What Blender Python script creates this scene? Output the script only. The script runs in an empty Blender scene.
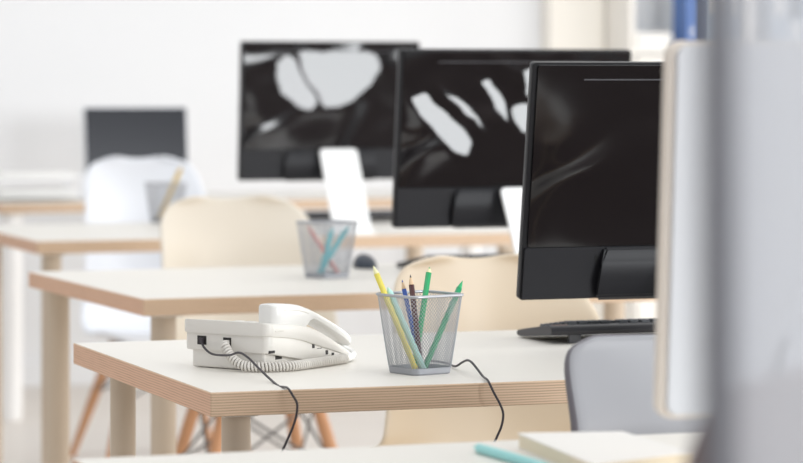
import bpy, bmesh, math, random
from mathutils import Vector, Matrix
random.seed(7)
C = bpy.context.scene.collection
R = math.radians
PI = math.pi
# ------------------------------------------------------------------ camera calibration
F, HZ, CX = 3000.0, 80.0, 401.5        # focal length in pixels, horizon row, centre column (803 x 463)
HC, DZ = 1.16, 0.74                     # camera height, desk height
TH = R(19.4)
U = Vector((math.cos(TH), math.sin(TH), 0)); V = Vector((-math.sin(TH), math.cos(TH), 0))
def at(px, py, Y): return Vector(((px-CX)/F*Y, Y, HC-(py-HZ)/F*Y))
def desk_pt(px, py, z=DZ): return at(px, py, F*(HC-z)/(py-HZ))
def uv(u, v, z=0): return U*u + V*v + Vector((0, 0, z))

# ------------------------------------------------------------------ materials
def mat(name, col, rough=0.5, spec=0.5, metal=0.0, var=0.0, vscale=8.0, bump=0.0, bscale=200.0, coat=0.0, trans=0.0):
    m = bpy.data.materials.new(name); m.use_nodes = True
    nt = m.node_tree; b = nt.nodes['Principled BSDF']
    b.inputs['Base Color'].default_value = (*col, 1); b.inputs['Roughness'].default_value = rough
    b.inputs['Specular IOR Level'].default_value = spec; b.inputs['Metallic'].default_value = metal
    b.inputs['Coat Weight'].default_value = coat; b.inputs['Coat Roughness'].default_value = 0.03
    b.inputs['Transmission Weight'].default_value = trans
    tc = nt.nodes.new('ShaderNodeTexCoord')
    if var > 0:
        n = nt.nodes.new('ShaderNodeTexNoise'); n.inputs['Scale'].default_value = vscale
        n.inputs['Detail'].default_value = 4
        nt.links.new(tc.outputs['Object'], n.inputs['Vector'])
        mx = nt.nodes.new('ShaderNodeMix'); mx.data_type = 'RGBA'
        mx.inputs[6].default_value = (*[c*(1-var) for c in col], 1); mx.inputs[7].default_value = (*[min(1, c*(1+var)) for c in col], 1)
        nt.links.new(n.outputs['Fac'], mx.inputs[0]); nt.links.new(mx.outputs[2], b.inputs['Base Color'])
    if bump > 0:
        n = nt.nodes.new('ShaderNodeTexNoise'); n.inputs['Scale'].default_value = bscale
        nt.links.new(tc.outputs['Object'], n.inputs['Vector'])
        bp = nt.nodes.new('ShaderNodeBump'); bp.inputs['Strength'].default_value = bump; bp.inputs['Distance'].default_value = 0.001
        nt.links.new(n.outputs['Fac'], bp.inputs['Height']); nt.links.new(bp.outputs['Normal'], b.inputs['Normal'])
    return m

def ply_mat(name, light, dark, layers=9.0):
    """layered board edge: thin horizontal lines of darker veneer, slightly wavering"""
    m = bpy.data.materials.new(name); m.use_nodes = True
    nt = m.node_tree; b = nt.nodes['Principled BSDF']; b.inputs['Roughness'].default_value = 0.55
    tc = nt.nodes.new('ShaderNodeTexCoord')
    mp = nt.nodes.new('ShaderNodeMapping'); mp.inputs['Scale'].default_value = (1.2, 1.2, 1)
    nt.links.new(tc.outputs['Object'], mp.inputs['Vector'])
    sep = nt.nodes.new('ShaderNodeSeparateXYZ'); nt.links.new(tc.outputs['Object'], sep.inputs[0])
    nz = nt.nodes.new('ShaderNodeTexNoise'); nz.inputs['Scale'].default_value = 14; nz.inputs['Detail'].default_value = 3
    nt.links.new(mp.outputs['Vector'], nz.inputs['Vector'])
    a = nt.nodes.new('ShaderNodeMath'); a.operation = 'MULTIPLY_ADD'
    a.inputs[1].default_value = 0.0022; nt.links.new(nz.outputs['Fac'], a.inputs[0]); nt.links.new(sep.outputs['Z'], a.inputs[2])
    s = nt.nodes.new('ShaderNodeMath'); s.operation = 'MULTIPLY'; s.inputs[1].default_value = 2*PI*layers/0.033
    nt.links.new(a.outputs[0], s.inputs[0])
    si = nt.nodes.new('ShaderNodeMath'); si.operation = 'SINE'; nt.links.new(s.outputs[0], si.inputs[0])
    ma = nt.nodes.new('ShaderNodeMapRange'); ma.inputs[1].default_value = -0.2; ma.inputs[2].default_value = 1.0
    nt.links.new(si.outputs[0], ma.inputs[0])
    nz2 = nt.nodes.new('ShaderNodeTexNoise'); nz2.inputs['Scale'].default_value = 30
    mp2 = nt.nodes.new('ShaderNodeMapping'); mp2.inputs['Scale'].default_value = (0.5, 0.5, 14)
    nt.links.new(tc.outputs['Object'], mp2.inputs['Vector']); nt.links.new(mp2.outputs['Vector'], nz2.inputs['Vector'])
    mul = nt.nodes.new('ShaderNodeMath'); mul.operation = 'MULTIPLY'
    nt.links.new(ma.outputs[0], mul.inputs[0]); nt.links.new(nz2.outputs['Fac'], mul.inputs[1])
    mx = nt.nodes.new('ShaderNodeMix'); mx.data_type = 'RGBA'
    mx.inputs[6].default_value = (*light, 1); mx.inputs[7].default_value = (*dark, 1)
    nt.links.new(mul.outputs[0], mx.inputs[0]); nt.links.new(mx.outputs[2], b.inputs['Base Color'])
    return m

def gloss_back_mat(name='gloss_black', wave=0.016, reflect_masks=(), lift=0.11):
    """black high-gloss moulded plastic whose surface gently waves; dents = added convex outlines (x, z) whose
    tilted normals shape bright reflections of the window light behind the camera"""
    m = bpy.data.materials.new(name); m.use_nodes = True
    nt = m.node_tree; b = nt.nodes['Principled BSDF']
    b.inputs['Base Color'].default_value = (0.008, 0.0065, 0.007, 1); b.inputs['Roughness'].default_value = 0.10
    b.inputs['Specular IOR Level'].default_value = 0.42
    tc = nt.nodes.new('ShaderNodeTexCoord')
    def math_n(op, a, c=None, d=None):
        n = nt.nodes.new('ShaderNodeMath'); n.operation = op
        for k, v in enumerate((a, c, d)):
            if v is None: continue
            if isinstance(v, (int, float)): n.inputs[k].default_value = v
            else: nt.links.new(v, n.inputs[k])
        return n.outputs[0]
    n = nt.nodes.new('ShaderNodeTexNoise'); n.inputs['Scale'].default_value = 5.0; n.inputs['Detail'].default_value = 1.0
    n.inputs['Distortion'].default_value = 0.8
    nt.links.new(tc.outputs['Object'], n.inputs['Vector'])
    bp = nt.nodes.new('ShaderNodeBump'); bp.inputs['Strength'].default_value = 1.0; bp.inputs['Distance'].default_value = wave
    nt.links.new(n.outputs['Fac'], bp.inputs['Height'])
    nrm = bp.outputs['Normal']
    if reflect_masks:
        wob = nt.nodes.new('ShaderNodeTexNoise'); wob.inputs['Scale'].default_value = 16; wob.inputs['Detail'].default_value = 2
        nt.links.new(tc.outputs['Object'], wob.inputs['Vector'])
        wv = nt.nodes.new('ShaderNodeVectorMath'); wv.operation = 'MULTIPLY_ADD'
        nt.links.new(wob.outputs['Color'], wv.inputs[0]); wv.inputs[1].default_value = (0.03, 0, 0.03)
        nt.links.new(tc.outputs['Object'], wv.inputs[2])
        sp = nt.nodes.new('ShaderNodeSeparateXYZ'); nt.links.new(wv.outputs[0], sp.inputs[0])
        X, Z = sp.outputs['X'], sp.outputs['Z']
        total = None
        for poly in reflect_masks:
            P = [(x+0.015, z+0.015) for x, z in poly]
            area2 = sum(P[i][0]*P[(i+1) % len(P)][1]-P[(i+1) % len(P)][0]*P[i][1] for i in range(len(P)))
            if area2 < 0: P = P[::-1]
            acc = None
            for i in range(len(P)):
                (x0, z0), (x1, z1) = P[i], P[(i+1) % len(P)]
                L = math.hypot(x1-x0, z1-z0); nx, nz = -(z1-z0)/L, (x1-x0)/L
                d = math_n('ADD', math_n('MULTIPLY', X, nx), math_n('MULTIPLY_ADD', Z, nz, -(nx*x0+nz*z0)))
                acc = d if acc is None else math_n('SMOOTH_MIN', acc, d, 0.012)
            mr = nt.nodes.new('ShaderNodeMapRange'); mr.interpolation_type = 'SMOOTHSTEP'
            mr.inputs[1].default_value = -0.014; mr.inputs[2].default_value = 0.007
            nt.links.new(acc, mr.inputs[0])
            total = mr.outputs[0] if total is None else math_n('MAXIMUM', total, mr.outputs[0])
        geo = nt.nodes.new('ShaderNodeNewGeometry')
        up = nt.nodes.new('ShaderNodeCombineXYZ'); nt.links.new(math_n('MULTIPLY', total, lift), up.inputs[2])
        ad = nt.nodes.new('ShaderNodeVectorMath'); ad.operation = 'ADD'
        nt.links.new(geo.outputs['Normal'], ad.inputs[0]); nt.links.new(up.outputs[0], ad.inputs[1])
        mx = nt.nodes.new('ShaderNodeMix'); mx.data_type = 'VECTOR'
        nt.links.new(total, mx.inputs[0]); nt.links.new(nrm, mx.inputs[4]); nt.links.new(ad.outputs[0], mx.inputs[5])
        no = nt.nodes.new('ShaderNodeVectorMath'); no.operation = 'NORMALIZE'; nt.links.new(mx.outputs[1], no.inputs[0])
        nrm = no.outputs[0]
    nt.links.new(nrm, b.inputs['Normal'])
    return m

def glass_mat():
    m = bpy.data.materials.new('hazy_glass'); m.use_nodes = True
    nt = m.node_tree; nt.nodes.clear()
    out = nt.nodes.new('ShaderNodeOutputMaterial')
    t = nt.nodes.new('ShaderNodeBsdfTransparent'); t.inputs[0].default_value = (0.97, 0.98, 1, 1)
    d = nt.nodes.new('ShaderNodeBsdfDiffuse'); d.inputs[0].default_value = (0.95, 0.96, 0.99, 1)
    tl = nt.nodes.new('ShaderNodeBsdfTranslucent'); tl.inputs[0].default_value = (0.97, 0.98, 1, 1)
    hz = nt.nodes.new('ShaderNodeMixShader'); hz.inputs[0].default_value = 0.5
    nt.links.new(d.outputs[0], hz.inputs[1]); nt.links.new(tl.outputs[0], hz.inputs[2])
    mx = nt.nodes.new('ShaderNodeMixShader'); mx.inputs[0].default_value = 0.6
    nt.links.new(t.outputs[0], mx.inputs[1]); nt.links.new(hz.outputs[0], mx.inputs[2])
    nt.links.new(mx.outputs[0], out.inputs['Surface'])
    return m

M = {}
M['wall'] = mat('wall_paint', (0.84, 0.845, 0.86), 0.8, 0.2, var=0.015, vscale=1.5)
M['wall_cream'] = mat('cream_paint', (0.95, 0.91, 0.84), 0.8, 0.2, var=0.02, vscale=2)
M['floor'] = mat('floor_pale', (0.78, 0.72, 0.66), 0.35, 0.4, var=0.05, vscale=3)
M['reflect_floor'] = mat('reflect_floor_umber', (0.13, 0.095, 0.09), 0.9, 0.1, var=0.25, vscale=1.2)
M['laminate'] = mat('desk_laminate', (0.845, 0.81, 0.75), 0.38, 0.4, var=0.012, vscale=5)
M['ply_front'] = ply_mat('board_edge_front', (0.71, 0.52, 0.36), (0.22, 0.13, 0.075))
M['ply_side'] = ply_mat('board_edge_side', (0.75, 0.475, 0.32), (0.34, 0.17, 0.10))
M['leg'] = mat('desk_leg_paint', (0.56, 0.46, 0.355), 0.42, 0.4, var=0.02)
M['leg_white'] = mat('white_leg_paint', (0.93, 0.92, 0.91), 0.4, 0.4, var=0.02)
M['plate'] = mat('leg_plate_metal', (0.72, 0.70, 0.66), 0.35, 0.5, 0.6, var=0.02)
M['gloss'] = gloss_back_mat(wave=0.010)
M['matte_black'] = mat('matte_black_plastic', (0.008, 0.008, 0.011), 0.42, 0.28, bump=0.15, bscale=900)
M['bezel_black'] = mat('bezel_black', (0.006, 0.006, 0.008), 0.3, 0.3, var=0.05)
M['slot'] = mat('slot_dark', (0.004, 0.004, 0.004), 0.6, 0.3, var=0.05)
M['line_grey'] = mat('vent_grey', (0.10, 0.10, 0.11), 0.3, 0.5, var=0.05)
M['white_plastic'] = mat('white_plastic', (0.93, 0.94, 0.945), 0.35, 0.5, var=0.01)
M['grey_shell'] = mat('pale_grey_plastic', (0.76, 0.775, 0.80), 0.45, 0.45, var=0.02, vscale=4)
M['beige_edge'] = mat('beige_rim', (0.80, 0.72, 0.63), 0.5, 0.4, var=0.02)
M['phone'] = mat('phone_plastic', (0.77, 0.745, 0.70), 0.38, 0.5, var=0.012, vscale=20)
M['handset'] = mat('handset_plastic', (0.83, 0.822, 0.80), 0.25, 0.5, var=0.01, vscale=20)
M['coil'] = mat('coil_vinyl', (0.72, 0.69, 0.645), 0.4, 0.5, var=0.02, vscale=60)
M['port'] = mat('port_black', (0.02, 0.018, 0.018), 0.5, 0.4, var=0.1)
M['cable'] = mat('cable_rubber', (0.045, 0.038, 0.045), 0.45, 0.4, var=0.1, vscale=40)
M['steel_mesh'] = mat('silver_mesh_paint', (0.46, 0.47, 0.50), 0.38, 0.5, 0.65, var=0.03)
M['steel_tray'] = mat('silver_tray_paint', (0.36, 0.375, 0.41), 0.42, 0.5, 0.5, var=0.03)
M['kb'] = mat('keyboard_plastic', (0.030, 0.029, 0.033), 0.42, 0.5, var=0.06)
M['kb_top'] = mat('keyboard_top_plastic', (0.16, 0.12, 0.11), 0.5, 0.5, var=0.06)
M['key'] = mat('keycap_plastic', (0.035, 0.04, 0.05), 0.45, 0.5, var=0.06)
M['mouse'] = mat('mouse_plastic', (0.03, 0.04, 0.06), 0.35, 0.5, var=0.06)
M['shell_beige'] = mat('shell_beige', (0.72, 0.61, 0.47), 0.42, 0.45, var=0.015, vscale=5)
M['shell_cream'] = mat('shell_cream', (0.80, 0.735, 0.635), 0.42, 0.45, var=0.015, vscale=5)
M['shell_white'] = mat('shell_white', (0.85, 0.88, 0.94), 0.4, 0.45, var=0.015, vscale=5)
M['shell_grey'] = mat('shell_grey', (0.335, 0.34, 0.365), 0.42, 0.4, var=0.02, vscale=5)
M['shell_rim_shade'] = mat('shell_rim_shade', (0.16, 0.15, 0.17), 0.5, 0.4, var=0.04)  # shade on the grey chair's edge, put into the rim colour
M['shell_brown'] = mat('shell_brown', (0.24, 0.13, 0.10), 0.5, 0.4, var=0.06, vscale=6)
M['wood_leg'] = mat('chair_wood', (0.56, 0.29, 0.15), 0.45, 0.4, var=0.18, vscale=18)
M['wire_black'] = mat('brace_black', (0.16, 0.15, 0.15), 0.4, 0.5, 0.5, var=0.05)
M['paper'] = mat('paper_white', (0.88, 0.87, 0.85), 0.7, 0.2, var=0.01)
M['pages'] = mat('paper_pages', (0.80, 0.71, 0.56), 0.8, 0.1, var=0.06, vscale=60)
M['cover'] = mat('book_cover', (0.90, 0.875, 0.84), 0.5, 0.3, var=0.01)
M['frame_grey'] = mat('partition_frame_paint', (0.30, 0.295, 0.32), 0.45, 0.4, 0.2, var=0.03)
M['glass'] = glass_mat()
M['binder_blue'] = mat('binder_blue', (0.09, 0.20, 0.52), 0.5, 0.4, var=0.05)
M['binder_ring'] = mat('binder_ring', (0.55, 0.56, 0.6), 0.3, 0.5, 0.8, var=0.03)
M['binder_slate'] = mat('binder_slate', (0.42, 0.52, 0.64), 0.5, 0.4, var=0.05)
M['binder_pale'] = mat('binder_pale', (0.72, 0.79, 0.87), 0.5, 0.4, var=0.03)
M['binder_teal'] = mat('binder_teal', (0.14, 0.36, 0.52), 0.5, 0.4, var=0.05)
M['binder_red'] = mat('binder_rose', (0.55, 0.25, 0.28), 0.5, 0.4, var=0.05)
M['shelf'] = mat('shelf_board', (0.90, 0.87, 0.82), 0.5, 0.4, var=0.015)
M['shelf_back'] = mat('shelf_back_grey', (0.88, 0.89, 0.90), 0.7, 0.3, var=0.02)
M['silver'] = mat('silver_frame', (0.60, 0.61, 0.64), 0.35, 0.5, 0.4, var=0.02)
M['screen'] = mat('screen_dark', (0.010, 0.011, 0.018), 0.2, 0.25, var=0.05)
def pencil_mat(n, c, r=0.35): M[n] = mat(n, c, r, 0.5, var=0.03, vscale=40)
pencil_mat('yellow', (0.86, 0.74, 0.12)); pencil_mat('aqua', (0.50, 0.80, 0.74)); pencil_mat('blue', (0.03, 0.10, 0.42))
pencil_mat('brown', (0.085, 0.028, 0.030)); pencil_mat('green', (0.03, 0.40, 0.15)); pencil_mat('green_deep', (0.02, 0.33, 0.14))
pencil_mat('teal', (0.10, 0.50, 0.55)); pencil_mat('rose', (0.72, 0.30, 0.26)); pencil_mat('gold', (0.66, 0.46, 0.14)); pencil_mat('turquoise', (0.33, 0.72, 0.72))
pencil_mat('bare_wood', (0.78, 0.56, 0.36), 0.6); pencil_mat('graphite', (0.04, 0.04, 0.045), 0.5); pencil_mat('lead_pale', (0.88, 0.84, 0.50), 0.5)

# ------------------------------------------------------------------ mesh helpers
def box(bm, x0, x1, y0, y1, z0, z1, bev=0.0, seg=2, mi=0, T=None):
    r = bmesh.ops.create_cube(bm, size=1)
    vs = r['verts']
    for v in vs:
        v.co = Vector(((x0+x1)/2+v.co.x*(x1-x0), (y0+y1)/2+v.co.y*(y1-y0), (z0+z1)/2+v.co.z*(z1-z0)))
    fs = list({f for v in vs for f in v.link_faces}); es = list({e for v in vs for e in v.link_edges})
    if bev > 0:
        r2 = bmesh.ops.bevel(bm, geom=es, offset=bev, segments=seg, profile=0.5, affect='EDGES')
        vs = list({v for f in r2['faces'] for v in f.verts} | {v for v in vs if v.is_valid})
        fs = list({f for v in vs for f in v.link_faces})
    for f in fs: f.material_index = mi
    if T is not None:
        for v in {v for f in fs for v in f.verts}: v.co = T @ v.co
    return fs

def prism(bm, pts, y0, y1, bev=0.0, seg=2, mi=0, axis='y', T=None):
    """polygon pts (a,b) extruded along an axis: y -> (a,y,b); z -> (a,b,z); x -> (x,a,b)"""
    def p(a, b, t): return {'y': (a, t, b), 'z': (a, b, t), 'x': (t, a, b)}[axis]
    A = [bm.verts.new(p(a, b, y0)) for a, b in pts]; B = [bm.verts.new(p(a, b, y1)) for a, b in pts]
    n = len(pts); fs = []
    fs.append(bm.faces.new(A)); fs.append(bm.faces.new(B[::-1]))
    for i in range(n): fs.append(bm.faces.new((A[i], B[i], B[(i+1) % n], A[(i+1) % n])))
    bmesh.ops.recalc_face_normals(bm, faces=fs)
    if bev > 0:
        es = list({e for v in A+B for e in v.link_edges if v.is_valid})
        r2 = bmesh.ops.bevel(bm, geom=es, offset=bev, segments=seg, profile=0.5, affect='EDGES', clamp_overlap=True)
        fs = list({f for f in fs if f.is_valid} | set(r2['faces']))
    for f in fs: f.material_index = mi
    if T is not None:
        for v in {v for f in fs for v in f.verts}: v.co = T @ v.co
    return fs

def spline(pts, n=8, closed=False):
    P = [Vector(p) for p in pts]; out = []
    N = len(P); rng = N if closed else N-1
    for i in range(rng):
        p0 = P[(i-1) % N] if (closed or i > 0) else P[0]*2-P[1]
        p1 = P[i]; p2 = P[(i+1) % N]
        p3 = P[(i+2) % N] if (closed or i+2 < N) else P[-1]*2-P[-2]
        for k in range(n):
            t = k/n
            out.append(0.5*((2*p1)+(-p0+p2)*t+(2*p0-5*p1+4*p2-p3)*t*t+(-p0+3*p1-3*p2+p3)*t**3))
    if not closed: out.append(P[-1].copy())
    return out

def tube(bm, path, rad, seg=8, closed=False, mi=0, cap=True):
    P = [Vector(p) for p in path]; N = len(P)
    rads = rad if isinstance(rad, (list, tuple)) else [rad]*N
    rings = []; nrm = None
    for i in range(N):
        t = (P[(i+1) % N]-P[i-1]) if closed else (P[min(i+1, N-1)]-P[max(i-1, 0)])
        t.normalize()
        if nrm is None:
            nrm = t.orthogonal().normalized()
        else:
            nrm = (nrm-t*nrm.dot(t))
            if nrm.length < 1e-6: nrm = t.orthogonal()
            nrm.normalize()
        b = t.cross(nrm)
        rings.append([bm.verts.new(P[i]+(nrm*math.cos(2*PI*k/seg)+b*math.sin(2*PI*k/seg))*rads[i]) for k in range(seg)])
    for i in range(N if closed else N-1):
        a, c = rings[i], rings[(i+1) % N]
        for k in range(seg):
            f = bm.faces.new((a[k], a[(k+1) % seg], c[(k+1) % seg], c[k])); f.material_index = mi; f.smooth = True
    if cap and not closed:
        bm.faces.new(rings[0][::-1]).material_index = mi; bm.faces.new(rings[-1]).material_index = mi

def lathe(bm, prof, cx=0, cy=0, seg=28, mi=0):
    rings = []
    for r, z in prof:
        rings.append([bm.verts.new((cx+r*math.cos(2*PI*k/seg), cy+r*math.sin(2*PI*k/seg), z)) for k in range(seg)])
    for a, c in zip(rings, rings[1:]):
        for k in range(seg):
            f = bm.faces.new((a[k], a[(k+1) % seg], c[(k+1) % seg], c[k])); f.material_index = mi; f.smooth = True
    bm.faces.new(rings[0][::-1]).material_index = mi; bm.faces.new(rings[-1]).material_index = mi

def rr(x0, x1, y0, y1, r, n=6):
    """rounded rectangle outline"""
    out = []
    for cx, cy, a in ((x1-r, y1-r, 0), (x0+r, y1-r, 90), (x0+r, y0+r, 180), (x1-r, y0+r, 270)):
        for k in range(n+1):
            t = R(a+90*k/n); out.append((cx+r*math.cos(t), cy+r*math.sin(t)))
    return out

def obj(name, bm, mats, parent=None, smooth=True, angle=22):
    me = bpy.data.meshes.new(name); bm.normal_update(); bm.to_mesh(me); bm.free()
    for m in (mats if isinstance(mats, (list, tuple)) else [mats]): me.materials.append(M[m])
    if smooth:
        for p in me.polygons: p.use_smooth = True
        try: me.set_sharp_from_angle(angle=R(angle))
        except Exception: pass
    o = bpy.data.objects.new(name, me); C.objects.link(o)
    if parent: o.parent = parent
    return o

def tag(o, label=None, cat=None, group=None, kind=None):
    if label: o['label'] = label
    if cat: o['category'] = cat
    if group: o['group'] = group
    if kind: o['kind'] = kind
    return o

def thing(name, label, cat, loc, rz=TH, group=None, scale=1):
    o = bpy.data.objects.new(name, None); C.objects.link(o)
    o.empty_display_size = 0.05
    o.location = loc; o.rotation_euler = (0, 0, rz); o.scale = (scale,)*3
    return tag(o, label, cat, group)

def dup(root, loc, rz, label, group=None, scale=1.0, skip=()):
    r = root.copy(); C.objects.link(r); r.location = loc; r.rotation_euler = (0, 0, rz); r.scale = (scale,)*3
    r['label'] = label
    if group: r['group'] = group
    for ch in list(root.children):
        if ch.name.split('.')[0] in skip: continue
        c = ch.copy(); C.objects.link(c); c.parent = r
        for g in list(ch.children):
            d = g.copy(); C.objects.link(d); d.parent = c
    return r

def remat(root, table):
    """give a copied thing its own mesh data with other materials"""
    for ch in list(root.children)+[g for c in root.children for g in c.children]:
        me = ch.data.copy(); ch.data = me
        for i, m in enumerate(me.materials):
            for a, b in table.items():
                if m == M[a]: me.materials[i] = M[b]

# ------------------------------------------------------------------ setting
VW = 11.2
def room_box(name, x0, x1, y0, y1, z0, z1, m):
    bm = bmesh.new(); box(bm, x0, x1, y0, y1, z0, z1)
    o = obj(name, bm, m, smooth=False); o.rotation_euler.z = TH; return tag(o, kind='structure')
room_box('floor', -2.5, 9.0, 3.3, VW, -0.1, 0, 'floor')
room_box('floor_front', -2.5, 9.0, -2.6, 3.3, -0.1, 0, 'reflect_floor')  # unseen dark floor covering, added for the black monitors to mirror
room_box('wall_left_blocker', -2.62, -2.5, -2.6, VW, 0, 3.2, 'wall')  # out-of-view wall added to block world light from the left
room_box('wall_back', -2.5, 9.0, VW, VW+0.12, 0, 3.2, 'wall')
room_box('baseboard_back', -2.5, 4.76, VW-0.015, VW, 0, 0.09, 'wall')
room_box('trim_1', 4.54, 4.775, VW-0.10, VW, 0, 3.2, 'wall_cream')

# ------------------------------------------------------------------ desks
def tabletop_mesh(W, D, t=0.033):
    bm = bmesh.new()
    box(bm, 0, W, 0, D, DZ-t, DZ, bev=0.0012, seg=1)
    bm.normal_update()
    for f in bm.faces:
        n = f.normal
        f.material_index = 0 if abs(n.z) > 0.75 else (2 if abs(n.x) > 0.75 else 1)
    return bm
def desk(corner, W, D, label, legr=0.02, rear=0.125, a=0.05, b=0.05, legm='leg', rot=TH):
    o = thing('desk', label, 'desk', (corner.x, corner.y, 0), rot, 'plywood-edged desks in a row')
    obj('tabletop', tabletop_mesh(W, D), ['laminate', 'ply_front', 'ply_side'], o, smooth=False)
    for x in (a, W-a):
        for y in (b, D-rear):
            bm = bmesh.new()
            lathe(bm, [(legr*0.9, 0.0), (legr*0.95, 0.004), (legr*0.95, 0.018), (legr, 0.02), (legr, DZ-0.036)], x, y)
            l = obj('leg', bm, legm, o)
            bm = bmesh.new(); box(bm, x-legr*1.25, x+legr*1.25, y-legr*1.25, y+legr*1.25, DZ-0.037, DZ-0.0325, bev=0.001)
            obj('mounting_plate', bm, 'plate', l)
    return o
D1 = Vector((-0.2563, 4.03, 0)); D2 = Vector((-0.494, 5.746, 0)); D3 = Vector((-0.948, 7.80, 0)); D4 = Vector((-1.36, 10.17, 0))
D0 = Vector((-0.365, 3.325, 0))-V*0.80
desk(D1, 1.45, 0.806, 'desk holding the telephone and the mesh cup of coloured pencils')
desk(D2, 1.45, 0.885, 'second desk back, behind the telephone, holding a blurred mesh cup', legr=0.025, rear=0.045, a=0.055, rot=R(21.4))
desk(D3, 1.38, 0.93, 'third desk back, between the cream chair and the white chair', legr=0.026)
desk(D4, 2.0, 0.78, 'farthest desk against the white wall, on white legs, under a small screen', legr=0.036, legm='leg_white')
desk(D0, 1.5, 0.80, 'nearest desk, cropped by the bottom of the photo, with a white book on it')

# ------------------------------------------------------------------ monitors (backs towards us)
MW, MH, MCH, MT = 0.52, 0.373, 0.083, 0.014
def make_monitor(loc, label, tilt, rise, cat='monitor', group='computer monitors seen from behind', k=1.0, sx=0.243, seamless=False, cr=0.006, reflect_masks=(), lift=0.1):
    MW, MH, MCH = 0.52*min(k, 1.0), 0.373*k, 0.083*k
    """local: x along the width, y away from the camera, z up; origin on the desk below the lower left corner"""
    o = thing('computer_monitor', label, cat, loc, TH, group)
    T = Matrix.Translation((0, 0, rise)) @ Matrix.Rotation(tilt, 4, 'X')
    gm = 'gloss'
    if reflect_masks:
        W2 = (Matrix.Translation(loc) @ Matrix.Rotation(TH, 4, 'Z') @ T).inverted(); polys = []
        for pl in reflect_masks:
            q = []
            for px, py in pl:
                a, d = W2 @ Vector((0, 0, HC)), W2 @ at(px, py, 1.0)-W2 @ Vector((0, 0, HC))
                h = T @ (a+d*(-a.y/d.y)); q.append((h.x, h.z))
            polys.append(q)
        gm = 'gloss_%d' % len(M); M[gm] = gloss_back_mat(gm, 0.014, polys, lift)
    bm = bmesh.new(); prism(bm, rr(0, MW, 0, MH, cr, 6), 0.0, MT, bev=0.0022, seg=2, T=T)
    obj('housing', bm, 'bezel_black', o)
    bm = bmesh.new()                                             # glossy raised back panel
    prism(bm, rr(0.008, MW-0.006, 0.004 if seamless else MCH+0.001, MH-0.004, cr*0.7, 6), -0.0035, 0.001, bev=0.0015, T=T)
    gp = obj('back_panel', bm, gm, o, smooth=False)
    bm = bmesh.new(); box(bm, 0.085, MW-0.085, -0.0041, -0.003, MH-0.027, MH-0.0255, T=T)
    obj('vent_slit', bm, 'line_grey', gp)
    if not seamless:
        bm = bmesh.new()
        prism(bm, rr(0.003, MW-0.003, 0.002, MCH, 0.004, 4), -0.004, 0.001, bev=0.0012, T=T)
        ch = obj('chin_panel', bm, 'matte_black', o)
        bm = bmesh.new(); prism(bm, rr(0.121, 0.126, 0.060, 0.070, 0.002, 3), -0.0046, -0.003, T=T)
        obj('lock_slot', bm, 'slot', ch)
    bm = bmesh.new()                                             # wide hinge block over the middle of the chin
    prof = [(0.0, -0.004), (0.0, MCH-0.001), (-0.010, MCH-0.001), (-0.018, 0.060), (-0.020, 0.030), (-0.014, 0.006)]
    A = [(0.131, 0.389)]*2 + [(0.138, 0.382), (0.126, 0.394), (0.122, 0.398), (0.122, 0.398)]
    L = [bm.verts.new(T @ Vector((A[i][0], p[0], p[1]))) for i, p in enumerate(prof)]
    Rr = [bm.verts.new(T @ Vector((A[i][1], p[0], p[1]))) for i, p in enumerate(prof)]
    bm.faces.new(L[::-1]); bm.faces.new(Rr)
    for i in range(6): bm.faces.new((L[i], L[(i+1) % 6], Rr[(i+1) % 6], Rr[i]))
    bmesh.ops.recalc_face_normals(bm, faces=bm.faces)
    bmesh.ops.bevel(bm, geom=list(bm.edges), offset=0.003, segments=2, affect='EDGES')
    obj('hinge_block', bm, 'matte_black', o)
    bm = bmesh.new()                                             # slanted easel plate reaching the desk
    S = T @ Vector((0.295, -0.028, MCH+0.002)); x0, x1 = sx, sx+0.108
    hgt = math.hypot(S.y+0.165, S.z-0.004); ang = math.atan2(S.y+0.165, S.z-0.004)
    T2 = Matrix.Translation((0, -0.165, 0.004)) @ Matrix.Rotation(-ang, 4, 'X')
    prism(bm, rr(x0, x1, 0, hgt, 0.012, 5), -0.004, 0.004, bev=0.0015, T=T2)
    st = obj('stand', bm, 'white_plastic', o); st['label'] = 'slanted white stand plate'
    bm = bmesh.new(); prism(bm, rr(x0-0.01, x1+0.01, -0.19, 0.02, 0.02, 5), 0, 0.006, bev=0.0015, axis='z')
    obj('stand_foot', bm, 'white_plastic', st)
    return o
def on_desk(p): return Vector((p.x, p.y, DZ))
m1 = make_monitor(on_desk(at(519, 301, 4.65)), 'black monitor beside the keyboard on the desk with the telephone', R(9.0), 0.0785)
m2 = make_monitor(on_desk(at(393.3, 228, 6.22)), 'wide black monitor with pale diagonal reflections, on the second desk back', R(6.5), 0.113, sx=0.222, lift=0.155, reflect_masks=[[(409, 98), (427, 92), (472, 139), (468, 157), (450, 152)], [(418, 76), (438, 81), (462, 100), (485, 124), (489, 149), (480, 147), (455, 105)], [(481, 79), (491, 76), (507, 109), (509, 122), (494, 109)], [(511, 108), (520, 101), (533, 104), (536, 120), (528, 133), (516, 130)], [(522, 70), (532, 66), (536, 98), (526, 96)]])
m3 = make_monitor(on_desk(at(238.5, 181, 8.24)), 'black monitor with two bright rounded reflections, before the white wall', R(4.0), 0.143, k=1.03, sx=0.222, lift=0.112, reflect_masks=[[(274, 62), (284, 55), (293, 58), (316, 100), (312, 109), (300, 108), (282, 93)], [(298, 54), (340, 51), (377, 54), (379, 70), (366, 92), (337, 109), (324, 106), (305, 76)]])
m0 = make_monitor(on_desk(at(658, 420, 2.95)), 'pale grey monitor with beige rim, seen edge on by the glass partition', R(4.0), 0.086, seamless=True, cr=0.016)
remat(m0, {'gloss': 'grey_shell', 'matte_black': 'grey_shell', 'bezel_black': 'beige_edge', 'line_grey': 'grey_shell', 'slot': 'grey_shell'})

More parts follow.
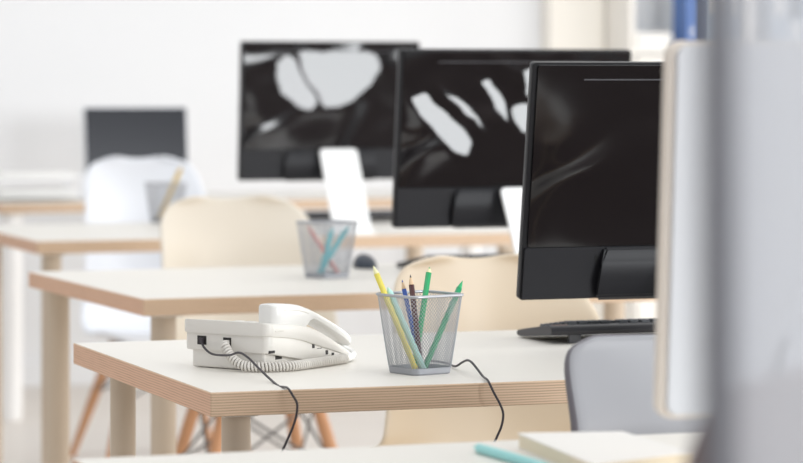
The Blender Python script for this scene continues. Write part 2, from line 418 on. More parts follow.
# small screen on the far desk, its dark face towards us
p4 = uv(2.69, 10.50, DZ)
ms = thing('computer_screen', 'small dark screen in a thin silver frame, behind the white chair', 'monitor', p4, TH)
T = Matrix.Translation((0, 0, 0.075)) @ Matrix.Rotation(R(-6), 4, 'X')
bm = bmesh.new(); prism(bm, rr(-0.192, 0.192, 0, 0.25, 0.008, 4), 0, 0.02, bev=0.002, T=T); obj('housing', bm, 'silver', ms)
bm = bmesh.new(); prism(bm, rr(-0.188, 0.188, 0.010, 0.2455, 0.003, 3), -0.002, 0.001, T=T); obj('display', bm, 'screen', ms)
bm = bmesh.new(); box(bm, -0.03, 0.03, 0.02, 0.04, 0.0, 0.16, bev=0.004); obj('stand', bm, 'silver', ms)
bm = bmesh.new(); prism(bm, rr(-0.11, 0.11, -0.07, 0.10, 0.03, 5), 0, 0.01, bev=0.002, axis='z'); obj('foot', bm, 'silver', ms)

# ------------------------------------------------------------------ keyboards
def make_keyboard(loc, label):
    o = thing('keyboard', label, 'keyboard', loc, TH, 'keyboards in front of the monitors')
    W, D = 0.44, 0.150
    def zt(y): return 0.031-0.019*(y/D)                      # raised rear edge towards us
    bm = bmesh.new()
    prism(bm, [(0.0, 0.014), (-0.003, 0.020), (0.002, 0.0275), (0.012, 0.030), (D-0.004, 0.012), (D, 0.008), (D-0.002, 0.003), (D-0.02, 0.002)], 0.002, W, bev=0.0016, axis='x')
    base = obj('case', bm, 'kb', o)
    bm = bmesh.new()
    prism(bm, [(0.006, 0.0285), (0.008, 0.0305), (D-0.008, 0.0135), (D-0.006, 0.011)], 0.006, 0.034, bev=0.001, axis='x'); obj('palm_end', bm, 'kb_top', base)
    bm = bmesh.new()
    for r in range(6):
        y0 = 0.014+r*0.0205; x = 0.036
        while x < W-0.022:
            w = 0.0165 if r else 0.0165
            if r == 5 and 0.12 < x < 0.14: w = 0.11
            z = zt(y0+0.008)
            box(bm, x, x+w, y0, y0+0.0165, z-0.002, z+0.0065, bev=0.0012, seg=1); x += w+0.0028
            if r == 0 and abs(x-0.113) < 0.01: x += 0.012
    obj('keycaps', bm, 'key', o, smooth=False)
    for x in (0.035, W-0.06):
        bm = bmesh.new(); box(bm, x, x+0.022, 0.006, 0.012, 0, 0.022, bev=0.001, seg=1); obj('foot', bm, 'kb', base)
    return o
k1 = make_keyboard(desk_pt(550, 344.5), 'black keyboard seen from behind under the black monitor, behind the grey chair')
dup(k1, Vector((0.035, 6.56, DZ)), TH, 'blurred dark keyboard behind the beige chair, under the wide monitor')
dup(k1, Vector((-0.385, 8.74, DZ)), TH, 'blurred dark keyboard right of the cream chair, below the farther monitor')
# mouse on the second desk
mo = thing('computer_mouse', 'small dark blue-black mouse beside the blurred mesh cup', 'mouse', Vector((-0.083, 6.70, DZ)), TH, scale=0.82)
bm = bmesh.new()
bmesh.ops.create_uvsphere(bm, u_segments=20, v_segments=12, radius=1)
for v in bm.verts:
    x, y, z = v.co
    v.co = Vector((x*0.031*(1-0.12*y), y*0.055, max(z, -0.12)*0.034*(1+0.15*y)+0.0045))
obj('mouse_body', bm, 'mouse', mo)
bm = bmesh.new(); lathe(bm, [(0.007, -0.003), (0.009, 0), (0.007, 0.003)], 0, 0, 16)
for v in bm.verts: v.co = Vector((v.co.z, v.co.x-0.028, v.co.y+0.028))
obj('scroll_wheel', bm, 'line_grey', mo)

# ------------------------------------------------------------------ chairs
def shell_bm(drop=0.0, n_top=3.2, rtop=0.105, wt=0.205, ws=0.22, curl=0.055, th=0.010, flare=0.0):
    """moulded shell: faces -y; seat 0.44 high, back top 0.84"""
    prof = [(-0.235, 0.425), (-0.22, 0.437), (-0.15, 0.440), (-0.05, 0.428), (0.05, 0.424), (0.115, 0.440), (0.155, 0.485),
            (0.172, 0.55), (0.184, 0.63), (0.198, 0.72), (0.212, 0.80), (0.218, 0.84)]
    prof = [(a, b-drop*(1-min(1, max(0, (b-0.43)/0.40)))) for a, b in prof]
    pr = spline([(0, a, b) for a, b in prof], 4)
    n = len(pr); bm = bmesh.new(); rows = []
    L = [0]
    for i in range(1, n): L.append(L[-1]+(pr[i]-pr[i-1]).length)
    tot = L[-1]; K = 22
    for i in range(n):
        t = L[i]/tot; p = pr[i]
        tg = (pr[min(i+1, n-1)]-pr[max(i-1, 0)]).normalized(); nr = Vector((0, -tg.z, tg.y*(1-min(1, max(0, (t-0.45)/0.15)))))  # towards the sitter
        w = ws+(wt-ws)*max(0, (t-0.4)/0.6)
        dt = (tot-L[i]); rt = rtop
        if dt < rt: w -= rt*0.95*(1-(1-((rt-dt)/rt)**n_top)**(1/n_top))
        df = L[i]; rf = 0.09
        if df < rf: w -= 0.08*(1-(1-((rf-df)/rf)**2.5)**(1/2.5))
        cr = curl*(min(0.35, 0.02/curl) + (1-min(0.35, 0.02/curl))*min(1, max(0, (t-0.35)/0.25)))*(0.55+0.45*math.sin(PI*min(1, max(0, t))))
        row = []
        for k in range(K+1):
            s = -1+2*k/K
            lift = cr*abs(s)**2.1
            row.append(bm.verts.new(Vector((s*w, p.y, p.z))+nr*lift*(0.35+0.65*min(1, dt/0.10))))
        rows.append(row)
    for a, b in zip(rows, rows[1:]):
        for k in range(K):
            bm.faces.new((a[k], a[k+1], b[k+1], b[k]))
    return bm
def make_chair(loc, rz, label, shellm, scale=1.0, rim=None, thick=0.011, cat='chair', group=None, **kw):
    o = thing('shell_chair', label, cat, loc, rz, group, scale)
    sh = obj('shell', shell_bm(**kw), [shellm, rim or shellm], o, angle=60)
    sd = sh.modifiers.new('solid', 'SOLIDIFY'); sd.thickness = thick; sd.offset = -1; sd.use_even_offset = False
    if rim: sd.material_offset_rim = 1
    ss = sh.modifiers.new('sub', 'SUBSURF'); ss.levels = 1; ss.render_levels = 1
    tops = {}; dr = kw.get('drop', 0.0)
    for sx in (-1, 1):
        for sy in (-1, 1):
            a = Vector((sx*0.105, sy*0.105-0.03, 0.405-dr)); b = Vector((sx*0.205, sy*0.205-0.03, 0.0))
            bm = bmesh.new(); pts = [b+(a-b)*t for t in (0, 0.15, 0.5, 0.8, 1)]
            tube(bm, pts, [0.0095, 0.011, 0.0145, 0.0155, 0.013], 14)
            l = obj('leg', bm, 'wood_leg', o)
            tops[sx, sy] = (a, b)
    bm = bmesh.new()
    for q, w in (((-1, -1), (1, -1)), ((-1, 1), (1, 1)), ((-1, -1), (-1, 1)), ((1, -1), (1, 1))):
        A0, B0 = tops[q]; A1, B1 = tops[w]
        tube(bm, [A0+(B0-A0)*0.04, A1+(B1-A1)*0.45], 0.0035, 8); tube(bm, [A1+(B1-A1)*0.04, A0+(B0-A0)*0.45], 0.0035, 8)
    box(bm, -0.12, 0.12, -0.15, 0.09, 0.398-dr, 0.405-dr, bev=0.002)
    obj('wire_brace', bm, 'wire_black', o)
    bm = bmesh.new(); lathe(bm, [(0.03, 0.403-dr), (0.03, 0.423-dr)], 0, -0.02, 16); obj('mount', bm, 'wire_black', o)
    return o
def chair_at(px, Y, ytop, label, shellm, **kw):
    """backrest centred on column px at depth Y with its top edge on row ytop"""
    p = at(px, 0, Y); top = HC-(ytop-HZ)/F*Y; s = top/0.84
    q = Vector((p.x, p.y, 0))-V*0.2*s
    return make_chair(q, TH, label, shellm, scale=s, **kw)
chair_at(478, 5.55, 258, 'beige moulded chair behind the desk with the pencils, under the wide monitor', 'shell_beige', group='moulded shell chairs', wt=0.175, ws=0.275, curl=0.15)
chair_at(229, 7.40, 198, 'cream moulded chair behind the second desk, left of the blurred mesh cup', 'shell_cream', group='moulded shell chairs', wt=0.185, ws=0.22, curl=0.17, n_top=2.6)
chair_at(140, 9.35, 158, 'white moulded chair in front of the small dark screen', 'shell_white', group='moulded shell chairs', wt=0.165, ws=0.20, drop=0.075, curl=0.10)
chair_at(716, 3.78, 333, 'grey chair back between the nearest desk and the telephone desk', 'shell_grey', rim='shell_rim_shade', group='moulded shell chairs', wt=0.205, ws=0.235, n_top=3.0, rtop=0.05, curl=0.08, thick=0.018)
# brown chair on the near side of the nearest desk, seen through the glass
p = at(1070, 0, 1.92)
make_chair(Vector((p.x, p.y, 0))+V*0.2, TH+PI, 'brown chair back blurred low behind the glass partition', 'shell_brown', scale=0.992/0.84, group='moulded shell chairs', wt=0.24, ws=0.24, n_top=5)

# ------------------------------------------------------------------ telephone
PX = desk_pt(268, 372.5)
tel = thing('desk_telephone', 'white corded desk telephone seen from its back, beside the pencil cup', 'telephone', PX, R(55))
def side_prism(name, pts, y0, y1, m, bev, seg=3, parent=None, extra=None):
    bm = bmesh.new(); prism(bm, pts, y0, y1, bev=bev, seg=seg)
    return obj(name, bm, m, parent or tel, angle=40)
PWd = 0.155
# foot wedge
side_prism('base_wedge', [(0.004, 0.001), (0.004, 0.033), (0.10, 0.026), (0.115, 0.002)], 0.010, PWd-0.012, 'phone', 0.003)
# lower shell
def plan_body(name, zb, zt, x0, x1, y0, y1, m, rc, parent=tel, bev=0.0025):
    """rounded plan outline, bottom and top heights sloping with x"""
    bm = bmesh.new(); pl = rr(x0, x1, y0, y1, rc, 6)
    n = len(pl)
    A = [bm.verts.new((a, b, zb(a))) for a, b in pl]; B = [bm.verts.new((a, b, zt(a))) for a, b in pl]
    bm.faces.new(A[::-1]); bm.faces.new(B)
    for i in range(n): bm.faces.new((A[i], A[(i+1) % n], B[(i+1) % n], B[i]))
    bmesh.ops.recalc_face_normals(bm, faces=bm.faces)
    if bev:
        es = [e for e in bm.edges if abs(e.verts[0].co.z-zb(e.verts[0].co.x)) < 1e-6 and abs(e.verts[1].co.z-zb(e.verts[1].co.x)) < 1e-6
              or abs(e.verts[0].co.z-zt(e.verts[0].co.x)) < 1e-6 and abs(e.verts[1].co.z-zt(e.verts[1].co.x)) < 1e-6]
        bmesh.ops.bevel(bm, geom=es, offset=bev, segments=3, affect='EDGES', clamp_overlap=True)
    return obj(name, bm, m, parent, angle=50)
lin = lambda pts: (lambda x: next((pts[i][1]+(pts[i+1][1]-pts[i][1])*(x-pts[i][0])/(pts[i+1][0]-pts[i][0]) for i in range(len(pts)-1) if x <= pts[i+1][0]), pts[-1][1]))
zlow = lin([(-0.1, 0.0275), (0.0, 0.0268), (0.05, 0.018), (0.075, 0.0135), (0.11, 0.0085), (0.166, 0.005), (0.3, 0.003)])
zmid = lin([(-0.1, 0.0525), (0.0, 0.052), (0.055, 0.046), (0.085, 0.040), (0.106, 0.034), (0.15, 0.0225), (0.200, 0.0085), (0.3, 0.006)])
ztop = lin([(-0.1, 0.0715), (0.0, 0.0705), (0.03, 0.0675), (0.07, 0.0640), (0.095, 0.060), (0.125, 0.0495), (0.15, 0.0390), (0.205, 0.0125), (0.3, 0.011)])
def sloped_body(name, zb, zt, x0, x1, y0, y1, m, rc, bev, xs2=()):
    """like plan_body but with several stations along x so that the profile can bend"""
    bm = bmesh.new(); xs = [x0+(x1-x0)*k/16 for k in range(17)]
    def half(x):
        d0, d1 = x-x0, x1-x
        d = min(d0, d1)
        return rc-math.sqrt(max(0, rc*rc-(rc-d)**2)) if d < rc else 0
    xs = sorted(set([x0, x0+rc*0.03, x0+rc*0.12, x0+rc*0.3, x0+rc*0.6, x0+rc, x1-rc, x1-rc*0.6, x1-rc*0.3, x1-rc*0.12, x1-rc*0.03, x1] + [x for x in xs+list(xs2) if x0+rc < x < x1-rc]))
    rows = []
    for x in xs:
        h = half(x); a, b = y0+h, y1-h; zl, zh = zb(x), zt(x); e = min(bev, (zh-zl)*0.4)
        sec = [(a+e, zl), (b-e, zl), (b-e*0.3, zl+e*0.3), (b, zl+e), (b, zh-e), (b-e*0.3, zh-e*0.3), (b-e, zh), (a+e, zh), (a+e*0.3, zh-e*0.3), (a, zh-e), (a, zl+e), (a+e*0.3, zl+e*0.3)]
        rows.append([bm.verts.new((x, p, q)) for p, q in sec])
    for r0, r1 in zip(rows, rows[1:]):
        for k in range(12): bm.faces.new((r0[k], r0[(k+1) % 12], r1[(k+1) % 12], r1[k]))
    bm.faces.new(rows[0][::-1]); bm.faces.new(rows[-1])
    bmesh.ops.recalc_face_normals(bm, faces=bm.faces)
    return obj(name, bm, m, tel, angle=42)
body = sloped_body('lower_housing', zlow, zmid, 0.0, 0.203, 0.0, PWd, 'phone', 0.010, 0.002)
cover = sloped_body('upper_housing', lambda x: zmid(x)-0.001, ztop, -0.0025, 0.207, -0.0025, PWd+0.003, 'phone', 0.012, 0.003)
# dial keys and display on the far half of the sloping face
bm = bmesh.new()
for i in range(4):
    for j in range(3):
        x = 0.085+i*0.022; y = 0.072+j*0.022; z = ztop(x+0.006)
        box(bm, x, x+0.013, y, y+0.015, z-0.006, z+0.0022, bev=0.0012, seg=1)
obj('keypad', bm, 'coil', tel)
# ports: sockets let into the back face and the side
def port(name, x0, x1, y0, y1, z0, z1, parent=body, m='port'):
    bm = bmesh.new(); box(bm, x0, x1, y0, y1, z0, z1, bev=0.0004, seg=1); return obj(name, bm, m, parent)
port('line_socket', -0.0006, 0.006, 0.113, 0.130, 0.034, 0.047)
port('line_plug', -0.004, 0.004, 0.117, 0.125, 0.036, 0.044, m='cable')
port('handset_socket', -0.0006, 0.006, 0.067, 0.082, 0.031, 0.0465)
port('handset_plug', -0.006, 0.004, 0.070, 0.078, 0.033, 0.043, m='coil')
port('wall_mount_slot', 0.0032, 0.006, 0.068, 0.084, 0.021, 0.0272, body)
port('latch_slot', 0.004, 0.016, -0.0006, 0.004, 0.0265, 0.0305)
port('latch_slot', 0.030, 0.046, 0.0095, 0.013, 0.0155, 0.0215)
for x, z in ((0.106, 0.0305), (0.139, 0.0187), (0.154, 0.0140)):
    port('side_switch', x, x+0.006, -0.0006, 0.003, z-0.0035, z+0.003)
port('side_mark', 0.118, 0.130, -0.0004, 0.002, 0.0252, 0.0262)
port('label_strip', 0.014, 0.034, -0.0032, -0.002, 0.057, 0.059, cover, 'coil')
# handset: an arched bar with a deep ear end, lying along the near side
htop = lin([(0.0, 0.094), (0.04, 0.0955), (0.06, 0.0945), (0.08, 0.0915), (0.105, 0.0845), (0.129, 0.0755), (0.16, 0.0625), (0.188, 0.0495), (0.212, 0.0345), (0.3, 0.0345)])
hbot = lin([(0.0, 0.064), (0.05, 0.0625), (0.094, 0.0575), (0.099, 0.0605), (0.106, 0.0665), (0.115, 0.0685), (0.125, 0.0655), (0.15, 0.0545), (0.188, 0.037), (0.212, 0.0225), (0.3, 0.021)])
yb0, yb1 = 0.002, 0.040
hs = sloped_body('handset', hbot, htop, 0.022, 0.214, yb0, yb1, 'handset', 0.012, 0.0045, xs2=[0.06, 0.08, 0.092, 0.096, 0.099, 0.102, 0.106, 0.110, 0.115, 0.12, 0.129, 0.14])
bm = bmesh.new()
seam = [(0.040, 0.0865), (0.055, 0.0863), (0.075, 0.0845), (0.09, 0.0815), (0.100, 0.0785)]
tube(bm, [(a, yb0-0.0001, b) for a, b in seam], 0.0006, 6); obj('seam', bm, 'coil', hs)
# coiled cord
pth = spline([(-0.003, 0.074, 0.038), (-0.013, 0.068, 0.036), (-0.018, 0.053, 0.021), (-0.016, 0.032, 0.0095), (0.0, 0.004, 0.0078), (0.03, -0.0165, 0.0078),
              (0.07, -0.0175, 0.0078), (0.11, -0.0165, 0.0078), (0.145, -0.014, 0.0078), (0.175, -0.010, 0.0078)], 24)
def resample(P, step):
    out = [P[0].copy()]; acc = 0
    for a, b in zip(P, P[1:]):
        d = (b-a).length; s = 0
        while acc+d-s >= step:
            s += step-acc; acc = 0; out.append(a.lerp(b, s/d))
        acc += d-s
    return out
rp = resample(pth, 0.00036); hel = []; nrm = Vector((0, 1, 0))
for i, p in enumerate(rp):
    t = (rp[min(i+1, len(rp)-1)]-rp[max(i-1, 0)]).normalized(); nrm = (nrm-t*nrm.dot(t)).normalized(); b = t.cross(nrm)
    a = 2*PI*i/13.5; k = min(1, i/40)
    hel.append(p+(nrm*math.cos(a)+b*math.sin(a))*0.0056*(0.25+0.75*k))
bm = bmesh.new(); tube(bm, hel, 0.0020, 6)
cord = obj('coiled_cord', bm, 'coil', tel)
bm = bmesh.new(); tube(bm, spline([(0.170, -0.0105, 0.0078), (0.19, -0.004, 0.007), (0.212, 0.004, 0.009), (0.222, 0.016, 0.0125), (0.216, 0.027, 0.019), (0.207, 0.030, 0.024)], 8), 0.0058, 12)
obj('cord_sleeve', bm, 'handset', cord)

# black line cable from the telephone over the desk front
telM = Matrix.Translation(PX) @ Matrix.Rotation(R(55), 4, 'Z')
start = telM @ Vector((-0.003, 0.121, 0.040))
fe = lambda px, off=0.0: None
def front_edge(px, dz=0.003, out=0.004):
    k = (px-CX)/F                                            # point of the telephone desk's front edge under column px
    t = (k*D1.y-D1.x)/(U.x-k*U.y)
    q = D1+U*t-V*out; return Vector((q.x, q.y, DZ+dz))
e1 = front_edge(286.5); e2 = front_edge(487)
def hang(px, py, e, out=0.012):
    Y = e.y-out; return at(px, py, Y)
bm = bmesh.new()
tube(bm, spline([start, at(204.5, 348.0, 4.362), at(213, 354.2, 4.335), at(229, 355.2, 4.285), at(239, 352.6, 4.25), at(248, 357.5, 4.225), at(258, 367.5, 4.20), at(270, 379.0, 4.165)-Vector((0, 0, 0.0)), at(279, 386.2, 4.12), e1,
     hang(293, 396, e1), hang(297, 403.5, e1), hang(296.6, 414, e1), hang(292.5, 428, e1), hang(286, 443, e1), hang(281, 456, e1), hang(276, 490, e1), hang(276, 600, e1), hang(280, 800, e1), Vector((e1.x+0.0, e1.y-0.02, 0.01)), Vector((e1.x+0.1, e1.y+0.1, 0.004))], 8), 0.0017, 8)
tag(obj('telephone_cable', bm, 'cable'), 'thin black cable from the telephone hanging over the desk front', 'cable', 'thin black cables over the desk edge')
bm = bmesh.new()
tube(bm, spline([desk_pt(432, 362)+Vector((0, 0, 0.002)), desk_pt(446, 364.8)+Vector((0, 0, 0.003)), at(455, 366.3, 4.36), at(462, 362.5, 4.33), at(467, 360.3, 4.30), at(471.5, 362.2, 4.27), at(478, 370.0, 4.24), at(483, 376.5, 4.21), e2,
     hang(494, 393, e2), hang(500, 404, e2), hang(503.2, 414, e2), hang(501.5, 426, e2), hang(496.5, 438, e2), hang(492, 450, e2), hang(488, 490, e2), hang(488, 600, e2), hang(484, 800, e2), Vector((e2.x, e2.y-0.02, 0.01)), Vector((e2.x-0.1, e2.y+0.1, 0.004))], 8), 0.0017, 8)
tag(obj('black_cable', bm, 'cable'), 'thin black cable arching out behind the mesh pencil cup', 'cable', 'thin black cables over the desk edge')

# ------------------------------------------------------------------ mesh pencil cups
CS0, CS1, CHH = 0.0333, 0.0472, 0.1125
def make_cup(loc, rz, label):
    o = thing('mesh_pencil_cup', label, 'pencil cup', loc, rz, 'silver wire mesh pencil cups')
    def per(h, n):
        k = h/CHH; s = CS0+(CS1-CS0)*(k**0.9); r = 0.010+0.004*k
        pl = rr(-s, s, -s, s, r, 6); P = [Vector((a, b, 0)) for a, b in pl]; P.append(P[0])
        L = [0]
        for a, b in zip(P, P[1:]): L.append(L[-1]+(b-a).length)
        return P, L
    def pt(u, h):
        P, L = per(h, 0); d = (u % 1.0)*L[-1]
        for i in range(len(P)-1):
            if d <= L[i+1]:
                q = P[i].lerp(P[i+1], (d-L[i])/max(1e-9, L[i+1]-L[i])); return (q.x, q.y, h)
        return (P[0].x, P[0].y, h)
    N, R_ = 64, 36
    h0, h1 = 0.008, CHH-0.001
    bm = bmesh.new(); g = []
    for j in range(R_+1):
        h = h0+(h1-h0)*j/R_
        g.append([bm.verts.new(pt((i+0.5*(j % 2))/N, h)) for i in range(N)])
    for j in range(0, R_-1):
        for i in range(N):
            if j % 2 == 0: l, r = g[j+1][(i-1) % N], g[j+1][i]
            else: l, r = g[j+1][i], g[j+1][(i+1) % N]
            bm.faces.new((g[j][i], r, g[j+2][i], l))
    w = obj('mesh_wall', bm, 'steel_mesh', o, smooth=False)
    md = w.modifiers.new('wire', 'WIREFRAME'); md.thickness = 0.00105; md.use_even_offset = False; md.use_replace = True
    bm = bmesh.new()
    s = CS1+0.0005; tube(bm, [(a, b, CHH) for a, b in rr(-s, s, -s, s, 0.014, 8)], 0.0021, 10, closed=True)
    obj('rim', bm, 'steel_mesh', o)
    bm = bmesh.new()
    P0 = rr(-CS0-0.0012, CS0+0.0012, -CS0-0.0012, CS0+0.0012, 0.011, 6)
    prof = [(0.90, 0.0012), (0.965, 0.0), (1.0, 0.002), (1.018, 0.0095), (0.985, 0.0098), (0.97, 0.004)]
    rows = [[bm.verts.new((a*k, b*k, z)) for a, b in P0] for k, z in prof]
    for a, b in zip(rows, rows[1:]):
        for i in range(len(P0)): bm.faces.new((a[i], a[(i+1) % len(P0)], b[(i+1) % len(P0)], b[i]))
    bm.faces.new(rows[0][::-1]); bm.faces.new(rows[-1])
    obj('tray', bm, 'steel_tray', o)
    return o
cup1 = make_cup(desk_pt(419.8, 372.8), R(36.5), 'silver mesh cup of coloured pencils beside the telephone, in sharp focus')
cup2 = dup(cup1, desk_pt(327, 277.5), R(40), 'blurred silver mesh cup on the second desk, right of the cream chair', scale=1.05)
cup3 = dup(cup1, desk_pt(166, 222.5), R(36), 'blurred grey mesh cup in front of the white chair', scale=1.03)

def pencil(label, tip, end, rad, body, tipm='bare_wood', leadm=None, cone=0.018, kind='pencil', hexa=True, group='coloured pencils in the sharp mesh cup', parts=True, name='pencil', butt=True):
    tip, end = Vector(tip), Vector(end); d = (tip-end).normalized(); Lg = (tip-end).length
    o = thing(name, label, kind, end, 0, group)
    q = d.to_track_quat('Z', 'Y').to_matrix().to_4x4()
    o.rotation_euler = q.to_euler()
    n = 6 if hexa else 16
    bm = bmesh.new(); tube(bm, [(0, 0, 0), (0, 0, 0.002), (0, 0, Lg-cone)], [rad*0.92, rad, rad], n)
    obj('shaft', bm, body, o, smooth=not hexa)
    bm = bmesh.new(); z0 = Lg-cone
    tube(bm, [(0, 0, z0-0.0002), (0, 0, z0+cone*0.70)], [rad*0.97, rad*0.36], 14); obj('sharpened_cone', bm, tipm, o)
    bm = bmesh.new(); tube(bm, [(0, 0, z0+cone*0.69), (0, 0, Lg-0.0005), (0, 0, Lg)], [rad*0.36, rad*0.10, rad*0.03], 10); obj('lead', bm, leadm or body, o)
    return o
fl = DZ+0.0065
def on_z(px, py, z): return desk_pt(px, py, z)
c1 = cup1.location
def infloor(a, b, z=0.0078):
    q = Matrix.Rotation(R(36.5), 3, 'Z') @ Vector((a, b, 0)); return Vector((c1.x+q.x, c1.y+q.y, DZ+z))
pencil('yellow pencil leaning out over the left corner of the cup', at(373.2, 265.8, 4.335), infloor(-0.0235, -0.0215), 0.0047, 'yellow', 'lead_pale', 'lead_pale', cone=0.014)
pencil('pale aqua pencil beside the yellow one, barely above the rim', at(387.5, 287.0, 4.325), infloor(-0.0115, -0.0245), 0.0046, 'aqua', 'aqua', cone=0.009, hexa=False)
pencil('short dark blue pencil just showing above the rim', at(402.0, 279.6, 4.335), infloor(0.002, 0.0), 0.0036, 'blue', cone=0.014)
pencil('dark brown pencil with a sharpened point, beside the blue one', at(410.3, 274.6, 4.325), infloor(-0.006, -0.011), 0.0040, 'brown', leadm='graphite', cone=0.015)
pencil('bright green pencil with a pale point, the tallest on the right', at(429.6, 267.0, 4.345), infloor(0.001, 0.014), 0.0042, 'green', 'lead_pale', 'green', cone=0.008)
pencil('deep green pencil slanting to the right corner of the cup', at(462.6, 280.6, 4.35), infloor(-0.004, -0.0165), 0.0042, 'green_deep', 'green', 'green', cone=0.013)
# blurred pencils in the two farther cups
def in_cup(cup, rz, a, b, z, s=1.05):
    q = Matrix.Rotation(rz, 3, 'Z') @ Vector((a*s, b*s, 0)); return Vector((cup.location.x+q.x, cup.location.y+q.y, DZ+z))
g2 = 'pencils in the blurred cup on the second desk'
pencil('blurred pink-red pencil leaning left in the cup on the second desk', in_cup(cup2, R(40), -0.034, 0.022, 0.112), in_cup(cup2, R(40), 0.018, -0.014, 0.008), 0.0055, 'rose', 'rose', group=g2)
pencil('blurred teal pencil leaning right in the cup on the second desk', in_cup(cup2, R(40), 0.036, -0.026, 0.110), in_cup(cup2, R(40), -0.016, 0.008, 0.008), 0.0065, 'teal', 'teal', group=g2)
pencil('blurred teal pencil standing steeper, behind the other teal one', in_cup(cup2, R(40), 0.020, 0.006, 0.106), in_cup(cup2, R(40), -0.022, -0.006, 0.008), 0.0065, 'teal', 'teal', group=g2)
pencil('blurred golden pencil in the grey cup before the white chair', in_cup(cup3, R(36), 0.052, 0.0, 0.165), in_cup(cup3, R(36), -0.020, 0.008, 0.008), 0.008, 'gold', 'gold', group='golden pencil')

# ------------------------------------------------------------------ book and pen on the nearest desk
zb = DZ+0.018
LB, RB, RN, NN = [desk_pt(px, py, zb) for px, py in ((517, 431.5), (622, 430), (692, 450.5), (592, 462.5))]
for q in (LB, RB, RN, NN): q.y -= 0.012
bk = thing('book', 'white-covered book with cream pages on the nearest desk', 'book', Vector((NN.x, NN.y, DZ)), 0)
def loc(p): return (p.x-NN.x, p.y-NN.y)
quad = [loc(NN), loc(RN), loc(RB), loc(LB)]
def inset(qd, k):
    cx = sum(a for a, b in qd)/4; cy = sum(b for a, b in qd)/4
    return [(cx+(a-cx)*k, cy+(b-cy)*k) for a, b in qd]
bm = bmesh.new(); prism(bm, inset(quad, 0.985), 0.0015, 0.0165, bev=0.0006, axis='z'); obj('pages', bm, 'pages', bk)
bm = bmesh.new(); prism(bm, quad, 0.0165, 0.018, bev=0.0006, axis='z'); obj('front_cover', bm, 'cover', bk)
bm = bmesh.new(); prism(bm, quad, 0.0, 0.0015, bev=0.0005, axis='z'); obj('back_cover', bm, 'cover', bk)
a, b = desk_pt(473, 446.5, DZ+0.0055), desk_pt(545, 467, DZ+0.0055)
pencil('turquoise pen lying left of the white book', a, b, 0.0055, 'turquoise', 'aqua', 'aqua', hexa=False, kind='pen', name='pen', group='pen')

# ------------------------------------------------------------------ bookcase by the cream pilaster, with binders and paper
SV0, SV1 = 10.86, VW-0.005
def cabinet_xy(u0, u1, v0, v1, z0, z1): return (u0-4.78, u1-4.78, v0-SV0, v1-SV0, z0, z1)
bc = thing('bookcase', 'tall pale open bookcase against the back wall, behind the monitors', 'bookcase', uv(4.78, SV0), TH)
def bpart(name, u0, u1, v0, v1, z0, z1, m='shelf'):
    bm = bmesh.new(); box(bm, *cabinet_xy(u0, u1, v0, v1, z0, z1), bev=0.002, seg=1); return obj(name, bm, m, bc, smooth=False)
ZS = 1.285
bpart('side_panel', 4.78, 4.80, SV0, SV1, 0, 2.3); bpart('side_panel', 6.30, 6.32, SV0, SV1, 0, 2.3)
bpart('upright', 5.265, 5.33, SV0, SV1-0.012, 0, 2.3)
bpart('back_board', 4.80, 6.30, SV1-0.012, SV1, 0, 2.3, 'shelf_back')
for z in (0.06, 0.45, 0.86, ZS-0.022, 1.72, 2.26):
    bpart('shelf_board', 4.80, 5.265, SV0, SV1-0.012, z, z+0.022); bpart('shelf_board', 5.33, 6.30, SV0, SV1-0.012, z, z+0.022)
for u0, u1 in ((4.80, 5.265), (5.33, 6.30)):
    d = bpart('door', u0, u1, SV0-0.018, SV0-0.001, 0.08, ZS-0.03)
    bm = bmesh.new(); box(bm, u1-4.78-0.05, u1-4.78-0.04, -0.035, -0.018, 0.85, 0.97, bev=0.002, seg=1); obj('handle', bm, 'silver', d)
def binder(u, w, h, m, label, dep=0.27, v=SV0+0.012, ring=True, lab=True):
    o = thing('ring_binder', label, 'binder', uv(u, v, ZS), TH, 'binders in the bookcase')
    bm = bmesh.new(); box(bm, 0, w, 0, dep, 0, h, bev=0.003); obj('cover', bm, m, o)
    if lab:
        bm = bmesh.new(); box(bm, w*0.2, w*0.8, -0.0012, 0.001, h*0.45, h*0.85, bev=0.0004, seg=1); obj('spine_label', bm, 'paper', o)
    if ring:
        bm = bmesh.new(); lathe(bm, [(0.013, 0), (0.013, 0.002), (0.009, 0.002), (0.009, 0.0)], 0, 0, 20)
        for vv in bm.verts: vv.co = Vector((vv.co.x+w*0.55, -vv.co.z, vv.co.y+h*0.22))
        obj('finger_ring', bm, 'binder_ring', o)
    return o
binder(5.033, 0.052, 0.31, 'binder_blue', 'bright blue ring binder standing in the bookcase', dep=0.14, lab=False)
binder(5.135, 0.06, 0.31, 'binder_slate', 'slate-blue binder right of the bright blue one', ring=False)
binder(5.198, 0.06, 0.30, 'binder_slate', 'slate-blue binder against the bookcase upright', ring=False)
binder(5.40, 0.085, 0.30, 'binder_slate', 'slate-blue binder just right of the bookcase upright', ring=False)
binder(5.487, 0.06, 0.12, 'binder_pale', 'low pale blue box file seen through the glass', ring=False)
binder(5.55, 0.09, 0.30, 'binder_teal', 'dark teal binder near the edge of the photo', ring=False)
binder(5.645, 0.07, 0.29, 'binder_pale', 'pale blue binder, last toward the edge of the photo', ring=False)
# paper stack in the first bay
ps = thing('paper_stack', 'loose white paper stack beside the blue binder in the bookcase', 'paper', uv(4.812, SV0-0.0, ZS), TH)
for i in range(7):
    bm = bmesh.new(); Tm = Matrix.Translation((0.082, 0.13, 0)) @ Matrix.Rotation(R(random.uniform(-3, 3)), 4, 'Z')
    box(bm, -0.075, 0.075, -0.11, 0.11, i*0.009, i*0.009+0.0088, bev=0.001, seg=1, T=Tm); obj('sheaf', bm, 'paper', ps)

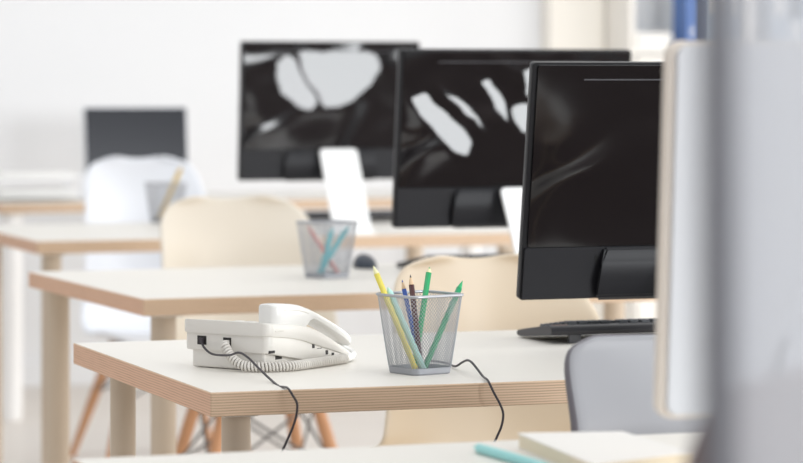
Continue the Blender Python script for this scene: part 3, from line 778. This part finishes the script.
# things on the farthest desk
pb = thing('paper_tray', 'white paper tray on the farthest desk, left of the small screen', 'paper tray', uv(2.28, 10.42, DZ), TH)
for z in (0.012, 0.075):
    bm = bmesh.new(); box(bm, -0.15, 0.16, -0.12, 0.12, z, z+0.006, bev=0.002); tr = obj('tray', bm, 'white_plastic', pb)
    bm = bmesh.new(); box(bm, -0.13, 0.14, -0.105, 0.105, z+0.006, z+0.022, bev=0.001, seg=1); obj('sheets', bm, 'paper', tr)
for x in (-0.148, 0.158):
    for y in (-0.118, 0.118):
        bm = bmesh.new(); box(bm, x-0.003, x+0.003, y-0.003, y+0.003, 0, 0.10, bev=0.0008, seg=1); obj('post', bm, 'silver', pb)

# ------------------------------------------------------------------ glass partition at the right edge, close to the lens
gp = thing('glass_partition', 'hazy glass partition with a dark grey post, blurred along the right edge', 'partition', (0.1235, 1.24, 0), 0)
bm = bmesh.new(); box(bm, 0, 0.013, -0.012, 0.012, 0, 2.3, bev=0.002); obj('post', bm, 'frame_grey', gp)
bm = bmesh.new(); box(bm, 0.013, 0.95, -0.003, 0.003, 0.04, 2.26); obj('glass_pane', bm, 'glass', gp, smooth=False)
bm = bmesh.new(); box(bm, 0.013, 0.963, -0.012, 0.012, 2.26, 2.3, bev=0.002); obj('top_rail', bm, 'frame_grey', gp)
bm = bmesh.new(); box(bm, 0.013, 0.963, -0.012, 0.012, 0, 0.04, bev=0.002); obj('bottom_rail', bm, 'frame_grey', gp)

# ------------------------------------------------------------------ light
w = bpy.data.worlds.new('World'); bpy.context.scene.world = w; w.use_nodes = True
bg = w.node_tree.nodes['Background']; bg.inputs[0].default_value = (0.90, 0.95, 1.0, 1); bg.inputs[1].default_value = 0.42
def area(name, loc, target, sx, sy, power, col=(1, 1, 1)):
    l = bpy.data.lights.new(name, 'AREA'); l.shape = 'RECTANGLE'; l.size = sx; l.size_y = sy; l.energy = power; l.color = col
    o = bpy.data.objects.new(name, l); C.objects.link(o); o.location = loc
    o.rotation_euler = (Vector(target)-Vector(loc)).to_track_quat('-Z', 'Y').to_euler(); return o
# daylight windows on the right and behind, plus an overhead fill added to brighten the desk tops
for vv in (0.5, 3.6, 6.7, 9.6):
    area('window_light', uv(8.8, vv, 1.85), uv(2.0, vv, 1.0), 2.2, 2.2, 100, (1.0, 0.97, 0.93))
area('window_light', uv(5.6, -2.4, 1.85), uv(5.6, 6.0, 1.6), 3.0, 1.9, 380, (0.95, 0.98, 1.0))
area('overhead_fill', uv(2.5, 5.5, 3.15), uv(2.5, 5.5, 0), 6.0, 8.0, 140, (1, 0.99, 0.97))

# ------------------------------------------------------------------ camera
cd = bpy.data.cameras.new('Camera'); cam = bpy.data.objects.new('Camera', cd); C.objects.link(cam)
cam.location = (0, 0, HC); cam.rotation_euler = (PI/2, 0, 0)
cd.sensor_fit = 'HORIZONTAL'; cd.sensor_width = 36.0; cd.lens = F*36.0/803.0
cd.shift_x = 0.0; cd.shift_y = -(231.5-HZ)/803.0
cd.clip_start = 0.05; cd.clip_end = 100
cd.dof.use_dof = True; cd.dof.focus_distance = 4.30; cd.dof.aperture_fstop = 5.2
bpy.context.scene.camera = cam
sc = bpy.context.scene
sc.view_settings.view_transform = 'Standard'; sc.view_settings.look = 'None'; sc.view_settings.exposure = 0.0
